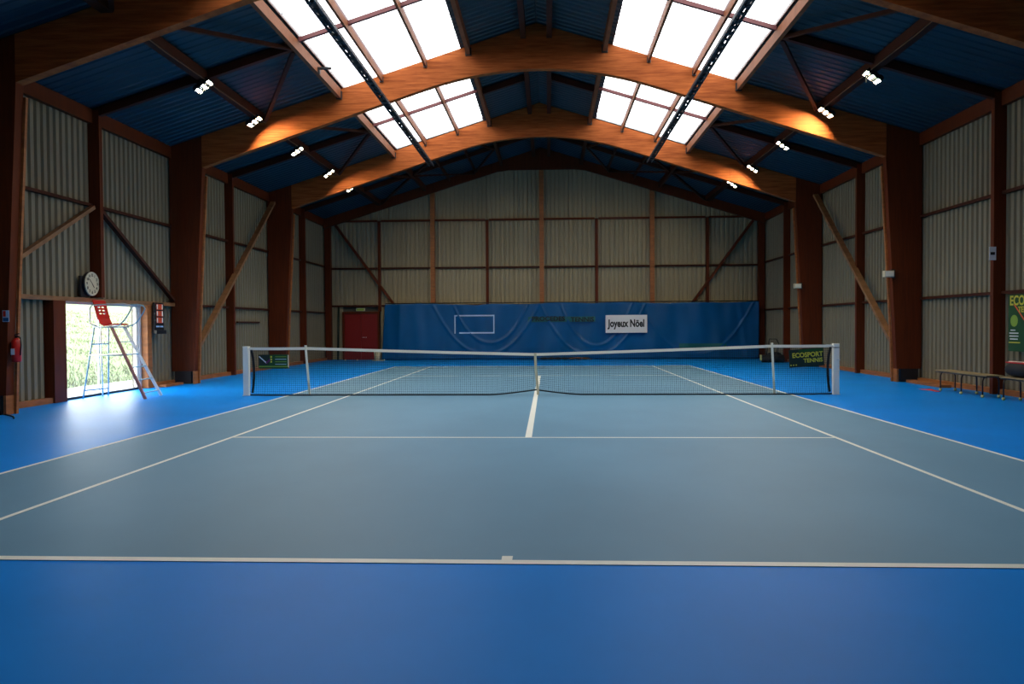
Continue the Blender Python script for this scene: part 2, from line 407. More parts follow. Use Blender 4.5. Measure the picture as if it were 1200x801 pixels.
# skylights
wn = 0
for (a, b) in SKY_BAYS:
    for s in (-1, 1):
        wn += 1; ya, yb = a+.0, b-.0; mb = MB()
        for xa in (SX0, SX1-.03):
            za = ztop(xa)+.03; mb.box(s*xa, s*(xa+.03), ya, yb, za, za+.08)
        wd_ = struct('window_%d' % wn, mb, 'wood_dark')
        cx = [SX0+.03, 2.92, 4.08, SX1-.03]
        for i in range(3):
            for j in range(6):
                y0 = ya+(yb-ya)/6*j+.008; y1 = ya+(yb-ya)/6*(j+1)-.008; p, q = cx[i]+.01, cx[i+1]-.01
                MB().add([(s*p, y0, ztop(p)+.055), (s*q, y0, ztop(q)+.055), (s*q, y1, ztop(q)+.055), (s*p, y1, ztop(p)+.055)], [(0, 1, 2, 3)]).build('pane', 'skylight_pane', wd_)
        for x in (2.92, 4.08): MB().box(s*(x-.025), s*(x+.025), ya, yb, ztop(x)+.0, ztop(x)+.07).build('glazing_bar', 'steel_red', wd_)
        for j in range(1, 6):
            if j == 3: continue
            y = ya+(yb-ya)/6*j; MB().bar((s*SX0, y, ztop(SX0)+.07), (s*SX1, y, ztop(SX1)+.07), .018, .02).build('seam_strip', 'alu', wd_)
        xm = (SX0+SX1)/2; portal(s*xm, (a+b)/2, ztop(xm)+.4, 3.4, 7.2, (0, s*math.atan(.31), 0))
portal(-10.3, (DOOR[0]+DOOR[1])/2, 1.05, 2.1, 3.3, (0, -PI/2, 0))

# ---------------- portal frames
lo, hi = [], []
for i in range(81):
    x = -8.97+17.94*i/80; lo.append((x, zbot(x))); hi.append((x, ztop(x)-.004))
raf_me = MB().strip(lo, hi, -.1, .1).mesh('rafter', 'wood_rafter')
def col_me(s):
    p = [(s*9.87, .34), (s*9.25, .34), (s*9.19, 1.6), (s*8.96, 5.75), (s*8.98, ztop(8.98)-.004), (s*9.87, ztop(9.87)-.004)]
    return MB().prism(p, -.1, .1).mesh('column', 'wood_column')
cols = {s: col_me(s) for s in (-1, 1)}
shoe = {s: MB().box(s*9.80, s*9.36, -.09, .09, 0, .34).mesh('foot_block', 'steel_dark') for s in (-1, 1)}
LBL = {-10.8: 'laminated orange timber portal frame behind the near baseline, closest to the viewer',
       -3.6: 'laminated timber portal frame nearest the viewer, cut off by the top of the picture',
       3.6: 'large arched orange timber portal frame in the middle, just beyond the net',
       10.8: 'smaller looking arched orange timber portal frame, last before the far wall'}
for y in FR:
    t = empty('portal_frame', LBL[y], 'roof frame', (0, y, 0), group='arched timber frames carrying the roof')
    place('rafter', raf_me, t, bevel=.006)
    for s in (-1, 1):
        place('column', cols[s], t, bevel=.006); place('foot_block', shoe[s], t)
        MB().prism([(s*9.25, 0), (s*9.30, 0), (s*9.30, .338), (s*9.25, .338)], -.1, .1).build('foot_plate', 'wood_orange', t)
        MB().prism([(s*9.27, 0), (s*9.21, 0), (s*9.15, 1.6), (s*8.92, 5.6), (s*8.98, 5.6)], .10, .16).build('edge_batten', 'wood_orange', t)

# ---------------- cable rails under the frames
for s in (-1, 1):
    t = empty('curtain_rail', 'long black lattice rail with bundled cords under the %s skylight strip' % ('left' if s < 0 else 'right'), 'rail', (s*3.9, 0, 7.30), group='black rails running along the hall')
    for dx in (-.08, .08): MB().box(dx-.014, dx+.012, -13, 10.95, -.03, .04).build('side_bar', 'rail_grey', t)
    MB().box(-.045, .03, -13, 10.95, .03, .04).build('tray', 'steel_dark', t)
    mb = MB(); y = -12.9; k = 0
    while y < 10.8:
        mb.bar((-.08, y, 0), (.08, y+(.16 if k % 2 else -.16), 0), .045, .02); y += .16; k += 1
    tag(mb.build('lacing', 'rail_grey', t), kind='stuff')
    for dx in (-.055, -.03, .0, .025, .05):
        pts = [(dx+.012*math.sin(i*1.3+dx*90), -12.9+i*.3, .02+.012*math.cos(i*1.7+dx*50)) for i in range(80)]
        MB().tube(pts, .013, 5).build('cord', 'black_plastic', t)
    for f in FR: MB().box(-.02, .02, f-.02, f+.02, .03, zbot(3.9)-7.30-.0).build('hanger', 'steel_dark', t)
t = empty('bracket', 'small black bracket beside the outer edge of the left skylight', 'bracket', (-5.15, 1.45, ztop(5.15)-.2))
MB().box(-.02, .30, -.04, .04, .02, .06).build('arm', 'steel_dark', t); MB().box(-.02, .03, -.04, .04, -.08, .03).build('plate', 'steel_dark', t)

# ---------------- floodlights
_led = {}
def floodlight(s, y, label):
    z = 6.84; t = empty('floodlight', label, 'floodlight', (s*7.3, y, z), group='LED floodlights under the roof')
    if s not in _led:
        A = math.radians(36); ux, uz = -s*math.cos(A), math.sin(A); nx, nz = -s*math.sin(A), -math.cos(A)
        P = lambda u, v, nn: (ux*u+nx*nn, v, uz*u+nz*nn)
        def slab(u0, u1, v0, v1, n0, n1):
            return MB().add([P(u0,v0,n0),P(u1,v0,n0),P(u1,v1,n0),P(u0,v1,n0),P(u0,v0,n1),P(u1,v0,n1),P(u1,v1,n1),P(u0,v1,n1)], [(0,3,2,1),(4,5,6,7),(0,1,5,4),(1,2,6,5),(2,3,7,6),(3,0,4,7)])
        h = slab(-.20, .20, -.15, .15, -.05, .0).mesh('housing', 'black_plastic')
        ps = [slab(u-.026, u+.026, -.10, .10, .0, .004).mesh('led_panel', 'led_on') for u in (-.145, 0, .145)]
        rim = []
        for u in (-.195, -.0725, .0725, .195): rim.append(slab(u-.012, u+.012, -.135, .135, .0, .028).mesh('rim', 'black_plastic'))
        for v in (-.135, .135): rim.append(slab(-.207, .207, v-.012, v+.012, .0, .028).mesh('rim', 'black_plastic'))
        fin = rim
        for u in (-.13, 0, .13): fin.append(slab(u-.045, u+.045, -.12, .12, -.085, -.05).mesh('heat_sink', 'black_plastic'))
        br = MB().bar((0, -.16, 0), (0, -.16, .1), .03, .01).bar((0, .16, 0), (0, .16, .1), .03, .01).box(-.015, .015, -.165, .165, .095, .105).mesh('bracket', 'black_plastic')
        _led[s] = (h, ps, fin, br, (nx, 0, nz))
    h, ps, fin, br, nv = _led[s]
    place('housing', h, t); place('bracket', br, t)
    for p in ps: place('led_panel', p, t)
    for p in fin: place('heat_sink', p, t)
    return t
ordn = ['nearest', 'second nearest', 'middle', 'second farthest', 'farthest']
for s, ys in ((-1, (0, 2.92, 6.31, 9.69, 12.65)), (1, (.32, 3.08, 6.65, 10.04, 12.95))):
    for i, y in enumerate(ys):
        t = floodlight(s, y, 'lit three-panel LED floodlight, %s of five in the row on the %s' % (ordn[i], 'left' if s < 0 else 'right'))
        if s == 1 and i == 0: tag(MB().tube([(-.2, -.16, .0), (-.2, -.16, -.17)], .012, 6).build('cable_end', 'clock_cream', t), 'short pale hanging cable end')
# cable along the lamp purlins
for s in (-1, 1):
    o = MB().tube([(s*7.2, -3.4+i*.8, 6.93+.01*math.sin(i*2.1)) for i in range(21)], .008, 5).build('lamp_cable', 'wood_tan')
    tag(o, 'thin cable feeding the %s row of floodlights along its purlin' % ('left' if s < 0 else 'right'), 'cable')

# ---------------- tennis net
net = empty('tennis_net', 'black tennis net with white headband stretched across the court', 'net')
HNX = 6.33
def nz_top(x):
    x = abs(x)
    if x > 5.05: return 1.07-.006*(1-abs(x-5.7)/.65)
    u = x/5.05; return .914+.156*(.82*u+.18*u*u)
def nz_bot(x): return .012+.095*max(0, 1-(abs(x)/1.0))**1.4
def ny(x, v): return -.09*(1-v)**3*min(1, abs(x)/.8)*(1 if abs(x) < 6.0 else .4)
NV = 284; NH = 24; mb = MB(); vs = []; fs = []
def P(x, v): zb, zt = nz_bot(x), nz_top(x)-.045; return (x, ny(x, v), zb+(zt-zb)*v)
r = .0021
def cord(pts):
    k = len(pts); o = len(mb.v); V = []
    for p in pts: V += [(p[0]-r, p[1]-r, p[2]-r), (p[0]+r, p[1]-r, p[2]+r), (p[0], p[1]+r, p[2])]
    F = []
    for i in range(k-1):
        for j in range(3): F.append((i*3+j, i*3+(j+1) % 3, i*3+3+(j+1) % 3, i*3+3+j))
    mb.add(V, F)
for i in range(NV+1):
    x = -HNX+2*HNX*i/NV; cord([P(x, v) for v in (0, .2, .45, 1)])
for j in range(1, NH):
    cord([P(-HNX+2*HNX*i/60, j/NH) for i in range(61)])
# double top rows of the braided net
tag(mb.build('net_mesh', 'net_cord', net), kind='stuff')
def ribbon(f, n_, wy, name, m_, a=-HNX, b=HNX):
    V, F = [], []
    for i in range(n_+1):
        x = a+(b-a)*i/n_; (z0, z1), y = f(x); V += [(x, y-wy, z0), (x, y-wy, z1), (x, y+wy, z1), (x, y+wy, z0)]
    for i in range(n_):
        for j in range(4): F.append((i*4+j, i*4+(j+1) % 4, i*4+4+(j+1) % 4, i*4+4+j))
    F += [(0, 1, 2, 3), tuple(n_*4+j for j in range(4))]
    return MB().add(V, F).build(name, m_, net)
ribbon(lambda x: ((nz_top(x)-.06, nz_top(x)), 0), 80, .006, 'headband', 'white_tape')
ribbon(lambda x: ((nz_bot(x)-.008, nz_bot(x)+.022), ny(x, 0)), 100, .006, 'bottom_tape', 'black_fabric')
for s in (-1, 1):
    pts = [(s*(HNX-.02+.0), 0, 1.02)]+[(s*(HNX-.03-.05*math.sin(PI*v)), ny(HNX, v)*0, 1.02*(1-v)+.03*v) for v in (.2, .4, .6, .8, .97)]
    mb = MB()
    for p, q in zip(pts, pts[1:]): mb.bar(p, q, .05, .012, (0, 1, 0))
    mb.build('side_tape', 'black_fabric', net)
    MB().tube([(s*HNX, 0, 1.045), (s*6.36, -.01, 1.04)], .008, 6).build('net_cable', 'alu', net)
mb = MB()
for p, q in (((-.012, -.012, .92), (.0, -.012, .55)), ((.0, -.012, .55), (.045, -.012, .10)), ((.045, -.012, .10), (.045, -.01, .008))): mb.bar(p, q, .055, .006, (0, 1, 0))
mb.build('center_strap', 'clock_cream', net)
for s in (-1, 1):
    t = empty('net_post', 'square white net post at the %s end of the net' % ('left' if s < 0 else 'right'), 'post', (s*6.42, 0, 0), group='white net posts')
    MB().box(-.06, .06, -.06, .06, 0, 1.09).build('shaft', 'white_paint', t, bevel=.006)
    MB().box(-.063, .063, -.063, .063, 1.0 if s > 0 else 1.08, 1.012 if s > 0 else 1.092).build('collar', 'black_plastic' if s > 0 else 'white_paint', t)
    MB().box(-.075, .075, -.075, .075, 0.0, .012).build('base_plate', 'alu', t)
    MB().tube([(-s*.06, 0, 1.04), (-s*.085, 0, 1.04)], .02, 8).build('cable_wheel', 'alu', t)
    if s > 0: MB().tube([(0, -.062, .75), (0, -.10, .75), (.05, -.11, .75)], .008, 6).build('crank', 'alu', t)
for s, (xt, xb) in ((-1, (-5.08, -5.0)), (1, (5.07, 5.12))):
    t = empty('singles_stick', 'thin white singles stick propping the net headband near the %s post' % ('left' if s < 0 else 'right'), 'stick', (xb, -.02, 0), group='singles sticks under the net')
    MB().bar((0, 0, .012), (xt-xb, 0, 1.09), .042, .03, (0, 1, 0)).build('shaft', 'white_paint', t)
    MB().tube([(xt-xb, 0, 1.085), (xt-xb, 0, 1.11)], .026, 10).build('tip', 'white_paint', t)
    MB().tube([(0, 0, 0), (0, 0, .014)], .04, 12).build('foot', 'wood_tan', t)

# banners tied to the net
t = empty('net_banner', 'small green banner with three yellow balls tied to the net beside the left post', 'banner', (-5.81, -.035, .60), group='advertising banners on the net')
MB().box(-.32, .35, -.003, .003, 0, .31).build('board', 'sign_green', t)
MB().box(-.32, -.08, -.0045, -.003, .08, .31).build('picture_panel', 'sign_dark', t)
MB().bar((-.31, -.006, .27), (-.14, -.006, .12), .025, .002, (0, 1, 0)).build('racket_shaft', 'alu', t)
MB().bar((-.15, -.007, .12), (-.05, -.007, .21), .035, .002, (0, 1, 0)).build('racket_grip', 'sign_purple', t)
for k in range(3): MB().tube([(-.018-.02, -.003, .15+.055*k), (-.018-.02, -.008, .15+.055*k)], .021, 12).build('ball_print', 'sign_yellow', t)
for k in range(4): MB().box(.05, .30, -.005, -.003, .09+.055*k, .102+.055*k).build('print_line', 'sign_lime' if k % 2 else 'pale_blue', t)
MB().box(-.32, .32, -.005, -.003, .035, .058).build('print_line', 'sign_lime', t)
MB().box(.33, .355, -.005, .005, .03, .30).build('edge_strip', 'clock_cream', t)
t = empty('net_banner', 'dark banner with yellow ECOSPORT TENNIS lettering tied to the net beside the right post', 'banner', (5.80, -.035, .60), group='advertising banners on the net')
t.rotation_euler = (0, math.radians(-4), 0)
MB().box(-.36, .37, -.003, .003, .0, .38).build('board', 'sign_dark', t)
MB().box(-.15, .37, -.005, -.003, .31, .38).build('green_band', 'sign_green', t)
text('lettering', 'ECOSPORT', .14, 'sign_yellow', t, (.03, -.006, .25), FACE_Y, bold=.004, sx=.92)
text('lettering', 'TENNIS', .12, 'sign_yellow', t, (.14, -.006, .125), FACE_Y, bold=.003)
for k in range(3): MB().tube([(-.33+.055*k, -.003, .05), (-.33+.055*k, -.008, .05)], .015, 10).build('ball_print', 'sign_yellow', t)

# ---------------- curtain on the far wall
CX0, CX1, CY = -7.05, 9.52, 17.45
cur = empty('backdrop_curtain', 'long dark blue vinyl curtain hanging on the far wall behind the baseline', 'curtain', (0, CY, 0))
def swag(x, z, cx, hw, zb, zt):
    u = (x-cx)/hw
    if abs(u) > 1.05: return 0
    zc = zb+(zt-zb)*abs(u)**2.2; d = (z-zc)/.07
    return .055*math.exp(-d*d)*(.4+.6*abs(u))
def topz(x): return 2.50-.05*math.exp(-((x+2.9)/.35)**2)+.015*math.sin(x*2.1)-.02*math.exp(-((x-2.2)/.3)**2)+.02*math.sin(x*.7)
def cdisp(x, z):
    d = .05*math.sin(x*1.9+.4*z)+.025*math.sin(x*4.3-z*1.5)+.012*math.sin(x*9+z)
    for a in ((-2.5, 2.4, .25, 2.5), (2.25, 2.35, .15, 2.5), (6.8, 2.5, .2, 2.5), (-2.3, 1.7, .75, 2.5), (2.4, 1.6, .6, 2.5)): d += swag(x, z, *a)
    d += .05*math.exp(-((x+6.45-.05*z)/.12)**2)+.05*math.exp(-((x-9.0+.12*z)/.14)**2)
    return -d
NX, NZ = 330, 48; V = []; F = []
for j in range(NZ+1):
    for i in range(NX+1):
        u = i/NX; v = j/NZ; x = CX0+(CX1-CX0)*u+(-.18*(1-v)*(1-u)**8); z = .03+(topz(x)-.03)*v; V.append((x, cdisp(x, z), z))
for j in range(NZ):
    for i in range(NX): a = j*(NX+1)+i; F.append((a, a+1, a+NX+2, a+NX+1))
c_ = MB(); c_.v = V; c_.f = F; c_.sm = [True]*len(F)
sh = c_.build('sheet', 'vinyl_blue', cur); so = sh.modifiers.new('solid', 'SOLIDIFY'); so.thickness = .004
MB().tube([(CX0-.0, .12, 2.54), (CX1, .12, 2.54)], .02, 8).build('hanging_tube', 'steel_dark', cur)
def strip_on(x0, x1, z0, z1, name, m_, off=.03):
    """flat band following the sheet"""
    n1 = 14; V = []; F = []
    for i in range(n1+1):
        for j in range(3):
            x = x0+(x1-x0)*i/n1; z = z0+(z1-z0)*j/2; V.append((x, cdisp(x, z)-off*.4-.004, z))
    for i in range(n1):
        for j in range(2): a = i*3+j; F.append((a, a+1, a+4, a+3))
    q = MB(); q.v = V; q.f = F; q.sm = [True]*len(F); return q.build(name, m_, cur)
for a in ((-3.92, -2.12, 1.94, 2.0), (-3.70, -2.12, 1.17, 1.23), (-3.92, -3.87, 1.17, 2.0), (-2.17, -2.12, 1.17, 2.0)): strip_on(*a, 'outline_strip', 'pale_blue')
strip_on(-.62, 2.36, 1.66, 1.90, 'green_patch', 'vinyl_green', .02)
text('lettering', 'PROCEDES', .27, 'ink_navy', cur, (.28, -.17, 1.80), FACE_Y, bold=.008, sx=1.12)
text('lettering', 'TENNIS', .27, 'ink_navy', cur, (1.78, -.17, 1.76), FACE_Y, bold=.008, sx=1.12)
strip_on(6.05, 8.1, .45, .68, 'green_patch', 'vinyl_green', .02)
sg = empty('paper_sign', 'white rectangular sign reading Joyeux Nöel in black, pinned to the blue curtain', 'sign', (3.71, CY-.20, 1.17))
MB().box(-.91, .91, -.004, .004, 0, .78).build('panel', 'white_sign', sg)
for dx_ in (-.8, 0, .8): MB().tube([(dx_, 0, .72), (dx_, .17, .72)], .01, 6).build('pin', 'alu', sg)
text('lettering', 'Joyeux Nöel', .45, 'ink_black', sg, (0, -.006, .40), FACE_Y, bold=.017, sx=.70)

# ---------------- red door in the far wall
d2 = tag(MB().box(-9.10, -9.02, 17.85, 18.0, 0, 2.19).box(-7.48, -7.40, 17.85, 18.0, 0, 2.19).box(-9.02, -7.48, 17.85, 18.0, 2.11, 2.19).build('door_2', 'wood_column'), kind='structure')
for a, b in ((-9.015, -8.255), (-8.245, -7.485)): MB().box(a, b, 17.9, 17.95, .01, 2.105).build('door_leaf', 'door_red', d2, bevel=.004)
MB().tube([(-8.18, 17.88, 1.02), (-8.18, 17.84, 1.02), (-8.05, 17.84, 1.02)], .01, 6).build('door_handle', 'alu', d2)
MB().box(-8.02, -8.0, 17.85, 17.9, 1.0, 1.04).build('door_handle_plate', 'alu', d2)
t = empty('exit_light', 'small pale emergency light box mounted above the red double door', 'lamp', (-8.25, 17.88, 2.22))
MB().box(-.2, .2, -.08, .03, 0, .13).build('housing', 'clock_cream', t, bevel=.01)
MB().box(-.17, .17, -.088, -.08, .02, .11).build('lens', 'sign_lime', t)
MB().tube([(-9.28, 17.72, 0), (-9.25, 17.82, 2.4)], .05, 8).build('mat_roll', 'sign_dark')
tag(bpy.data.objects['mat_roll'], 'tall dark rolled mat standing in the far left corner beside red door', 'roll')

# ---------------- wall clock
ck = empty('wall_clock', 'large round cream clock standing on the ledge above the glass door', 'clock', (-9.80, -.30, 2.20))
mb = MB().tube([(0, 0, .29), (.06, 0, .29)], .265, 40); mb.build('case', 'steel_dark', ck)
MB().tube([(.055, 0, .29), (.072, 0, .29)], .25, 40).build('dial', 'clock_cream', ck)
MB().tube([(.07, .25*math.cos(t*2*PI/40), .29+.25*math.sin(t*2*PI/40)) for t in range(40)], .014, 6, closed=True).build('rim', 'clock_cream', ck)
for h in range(1, 13):
    a = PI/2-h*PI/6; text('numeral', str(h), .085, 'ink_black', ck, (.075, .19*math.cos(a), .29+.19*math.sin(a)), FACE_PX, bold=.002)
MB().bar((.078, 0, .29), (.078, .07, .21), .018, .004, (1, 0, 0)).build('hour_hand', 'ink_black', ck)
MB().bar((.082, 0, .29), (.082, -.12, .40), .012, .004, (1, 0, 0)).build('minute_hand', 'ink_black', ck)
MB().box(-.05, -.0, -.30, .0, .0, .45).build('backing_board', 'steel_dark', ck)

# ---------------- umpire chair
uc = empty('umpire_chair', 'tall metal umpire chair with red plastic seat standing before the glass door', 'umpire chair', (-9.0, -.3, 0))
def W(p): return (p[0]+9.0, p[1]+.3, p[2])
ya, yb = -.55, -.05
rails = (((-9.17, ya, 1.56), (-8.30, -.80, 0), 'rail_brown'), ((-9.17, yb, 1.56), (-8.38, .02, 0), 'alu'))
for p, q, m_ in rails:
    o = MB().bar(W(p), W(q), .06, .035, (0, 1, 0)).build('ladder_rail', m_, uc)
    if m_ == 'rail_brown': tag(o, 'reddish brown ladder rail')
for k in range(5):
    v = .22+.175*k; a = Vector(rails[0][0]).lerp(Vector(rails[0][1]), v); b = Vector(rails[1][0]).lerp(Vector(rails[1][1]), v)
    MB().bar(W(a), W(b), .05, .022).build('ladder_rung', 'blue_metal' if k else 'alu', uc)
rear = (((-9.54, ya, 1.56), (-9.78, -.62, 0)), ((-9.52, yb, 1.56), (-9.60, .03, 0)))
for p, q in rear: MB().tube([W(p), W(q)], .016, 8).build('rear_leg', 'blue_metal', uc)
for p, q in (((-9.62, yb-.15, 1.56), (-9.68, -.05, 0)),): MB().tube([W(p), W(q)], .016, 8).build('rear_leg', 'alu', uc)
for v in (.25, .89):
    a = Vector(rear[0][0]).lerp(Vector(rear[0][1]), v); b = Vector(rear[1][0]).lerp(Vector(rear[1][1]), v); MB().tube([W(a), W(b)], .016, 8).build('rear_crossbar', 'blue_metal', uc)
for y1, y2, r0, l0 in ((0, 0, rear[0], rails[0]), (0, 0, rear[1], rails[1])):
    a = Vector(r0[0]).lerp(Vector(r0[1]), .40); b = Vector(l0[0]).lerp(Vector(l0[1]), .40); MB().tube([W(a), W(b)], .016, 8).build('side_stay', 'white_paint', uc)
MB().tube([W((-9.56, ya-.02, 1.54)), W((-9.08, ya-.02, 1.54)), W((-9.08, yb+.02, 1.54)), W((-9.56, yb+.02, 1.54))], .015, 8, closed=True).build('seat_frame', 'alu', uc)
# seat shell: profile in x,z extruded in y, back with slots
pr = [(-9.06, 1.60), (-9.10, 1.62), (-9.35, 1.585), (-9.43, 1.62), (-9.47, 1.72)]
mb = MB(); th = .02
lo_ = pr; hi_ = [(x+.012, z-.022) if i > 2 else (x, z-.022) for i, (x, z) in enumerate(pr)]
mb.strip([(x+9.0, z) for x, z in hi_], [(x+9.0, z) for x, z in lo_], ya+.02+.3, yb-.02+.3); mb.build('seat', 'red_plastic', uc)
bk = MB(); z0, z1 = 1.70, 2.13; y0, y1 = ya+.02, yb-.02
def backbox(ya_, yb_, za, zb):
    xa = lambda z: -9.465-.11*(z-1.70)/.43
    bk.add([W((xa(za), ya_, za)), W((xa(za), yb_, za)), W((xa(za)-.02, yb_, za)), W((xa(za)-.02, ya_, za)), W((xa(zb), ya_, zb)), W((xa(zb), yb_, zb)), W((xa(zb)-.02, yb_, zb)), W((xa(zb)-.02, ya_, zb))],
           [(0,3,2,1),(4,5,6,7),(0,1,5,4),(1,2,6,5),(2,3,7,6),(3,0,4,7)])
ym = (y0+y1)/2
for a, b in ((y0, y0+.10), (ym-.02, ym+.02), (y1-.10, y1)): backbox(a, b, z0, z1)
zz = [1.70]+sum([[s_, s_+.028] for s_ in (1.82, 1.89, 1.96)], [])+[z1]
for k in range(0, len(zz), 2):
    for a, b in ((y0+.10, ym-.02), (ym+.02, y1-.10)): backbox(a, b, zz[k], zz[k+1])
bk.build('backrest', 'red_plastic', uc)
for y in (ya-.03, yb+.03):
    pts = [(-9.46, y, 1.56), (-9.60, y, 1.60), (-9.62, y, 1.66), (-9.62, y, 1.94), (-9.57, y, 2.02), (-8.86, y, 2.04), (-8.74, y, 2.01), (-8.70, y, 1.95), (-8.74, y, 1.86), (-8.86, y, 1.68), (-8.98, y, 1.58), (-9.12, y, 1.56)]
    MB().tube([W(p) for p in pts], .015, 8).build('armrest', 'blue_metal' if y > -.3 else 'alu', uc)

# ---------------- scoreboard
sb = empty('score_flip_board', 'narrow black flip scoreboard with three red cards hanging right of the glass door', 'scoreboard', (-9.70, 2.50, 1.36))
MB().box(-.03, .02, -.24, .24, 0, .80).build('board', 'black_plastic', sb, bevel=.01)
for k in range(3):
    z = .28+.17*k
    MB().box(.02, .035, -.15, .15, z, z+.14).build('score_card', 'red_sign', sb)
    for s in (-1, 1): MB().box(.035, .039, s*.15, s*.10, z+.01, z+.13).build('card_edge', 'white_paint', sb)
    MB().tube([(.03, -.26, z+.07), (.03, -.20, z+.07)], .02, 8).build('turn_knob', 'black_plastic', sb)
for s in (-1, 1): MB().box(.02, .03, s*.02, s*.17, .17, .21).build('name_card', 'pale_blue', sb)
MB().box(-.02, .08, -.25, .25, 0, .10).build('tray', 'black_plastic', sb, bevel=.01)
MB().box(-.06, -.03, -.1, .1, .2, .7).build('mount', 'steel_dark', sb)

# ---------------- fire extinguisher and its plate on the near left column
fe = empty('fire_extinguisher', 'red fire extinguisher hung on the inner edge of the near left column', 'fire extinguisher', (-9.10, -3.62, .93))
MB().tube([(0, 0, 0), (0, 0, .02), (0, 0, .36), (0, 0, .40), (0, 0, .425)], [.065, .078, .078, .055, .025], 20).build('cylinder', 'red_plastic', fe)
MB().tube([(0, 0, .42), (0, 0, .47)], .022, 10).build('valve', 'black_plastic', fe)
MB().bar((-.03, 0, .475), (.07, -.02, .50), .02, .015).bar((-.03, 0, .455), (.06, -.02, .455), .02, .01).build('handle', 'black_plastic', fe)
MB().tube([(.02, 0, .45), (.09, -.02, .43), (.10, -.02, .30), (.085, -.02, .12)], .011, 8).build('hose', 'black_plastic', fe)
MB().box(-.045, .02, -.081, -.074, .13, .24).build('label_plate', 'white_sign', fe)
MB().box(-.09, -.075, -.03, .03, .1, .35).build('wall_bracket', 'steel_dark', fe)
t = empty('safety_sign', 'small red and blue safety sign above the fire extinguisher', 'sign', (-9.22, -3.708, 1.64))
MB().box(-.06, .06, 0, .006, 0, .20).build('plate', 'pale_blue', t)
MB().box(-.05, .0, -.003, 0, .09, .19).build('red_field', 'red_plastic', t)
MB().box(-.05, .05, -.003, 0, .01, .07).build('blue_field', 'vinyl_blue', t)
o = MB().tube([(-9.5, -3.55, .012), (-9.2, -3.75, .012), (-8.95, -3.95, .012), (-8.75, -4.2, .012), (-8.72, -4.25, .012)], .012, 6).build('floor_cable', 'black_fabric')
tag(o, 'short black cable on the floor by the near left column foot', 'cable')

# ---------------- right side: bench, bag, poster, boxes
def bench(y0, y1, frames, label, x0=9.0, x1=9.32):
    t = empty('bench', label, 'bench', ((x0+x1)/2, (y0+y1)/2, 0), group='benches along the right wall')
    ox, oy = (x0+x1)/2, (y0+y1)/2
    for k in range(2):
        a = x0-ox-.02+k*.18; MB().box(a, a+.165, y0-oy, y1-oy, .44, .465).build('slat', 'bench_tan', t, bevel=.004)
    for k in (0, 1):
        xx = (x0 if k == 0 else x1)-ox
        MB().tube([(xx, y0-oy+.03, .425), (xx, y1-oy-.03, .425)], .012, 8).build('side_tube', 'black_plastic', t)
    for y in frames:
        pts = [(x0-ox, y-oy, .03), (x0-ox, y-oy, .34), (x0-ox+.02, y-oy, .40), (x0-ox+.07, y-oy, .425), (x1-ox-.07, y-oy, .425), (x1-ox-.02, y-oy, .40), (x1-ox, y-oy, .34), (x1-ox, y-oy, .03)]
        MB().tube(pts, .015, 8).build('leg_frame', 'black_plastic', t)
        for x in (x0-ox, x1-ox): MB().ball((x, y-oy, .033), .033, 10).build('ball_foot', 'ball_yellow', t)
    return t
bench(-1.05, 1.0, (.78, -.08, -.88), 'low bench with tan slat seat and tennis balls on its black feet')
bench(-3.2, -1.30, (-1.42, -2.3, -3.1), 'black tubular bench cut off by the right picture edge, bag on top', 9.1, 9.42)
bg_ = empty('sports_bag', 'black and red racket bag lying on the bench at the right picture edge', 'bag', (9.26, -1.72, .466))
V = []; F = []; k = 14; n_ = 16
for i in range(k+1):
    u = i/k; yy = -.42+.84*u; rr = .5*(1-abs(2*u-1)**5)+.02
    for j in range(n_): a = 2*PI*j/n_; V.append((.17*rr*2*math.cos(a)*.98, yy, max(0, .15+.15*rr*2*math.sin(a)*(1.0 if math.sin(a) > 0 else .98))))
for i in range(k):
    for j in range(n_): F.append((i*n_+j, i*n_+(j+1) % n_, (i+1)*n_+(j+1) % n_, (i+1)*n_+j))
F += [tuple(range(n_))[::-1], tuple(k*n_+j for j in range(n_))]
q = MB(); q.v = V; q.f = F; q.sm = [True]*len(F); q.build('body', 'black_fabric', bg_)
for dx, m_ in ((-.09, 'red_plastic'), (-.03, 'white_tape'), (.03, 'red_plastic')):
    MB().bar((dx, -.33, .300-abs(dx)*.22), (dx, .33, .300-abs(dx)*.22), .05, .02).build('stripe', m_, bg_)
po = empty('hanging_poster', 'dark green poster with yellow lettering hung high at the right picture edge', 'poster', (9.72, -1.00, .93))
MB().box(-.004, .004, -.50, .50, 0, 1.16).build('panel', 'sign_green', po)
text('lettering', 'ECOSPORT', .27, 'sign_yellow', po, (-.008, -.16, 1.02), FACE_MX, bold=.006, sx=.9)
text('lettering', 'TENNIS', .16, 'sign_yellow', po, (-.008, -.1, .84), FACE_MX, bold=.003)
MB().tube([(-.004, .30, .62), (-.009, .30, .62)], .12, 20).build('ball_print', 'sign_lime', po)
for k, (a, b) in enumerate(((.26, .42), (.16, .46), (.16, .46), (.18, .44))): MB().box(-.007, -.004, a, b, .42-.06*k, .44-.06*k).build('print_line', 'white_sign', po)
MB().box(-.007, -.004, .1, .48, .17, .19).build('print_line', 'sign_yellow', po)
MB().bar((-.008, .30, .95), (-.008, -.05, .62), .03, .003, (1, 0, 0)).build('red_stroke', 'red_sign', po)
MB().box(-.01, .10, -.5, .5, 1.155, 1.17).build('hanging_batten', 'wood_dark', po)
t = empty('notice', 'small white notice with black arrow on the post above the bench', 'sign', (9.63, -.07, 2.83))
MB().box(-.07, .07, -.008, 0, 0, .28).build('plate', 'white_sign', t); MB().box(-.045, .045, -.011, -.008, .11, .17).build('black_mark', 'ink_black', t)
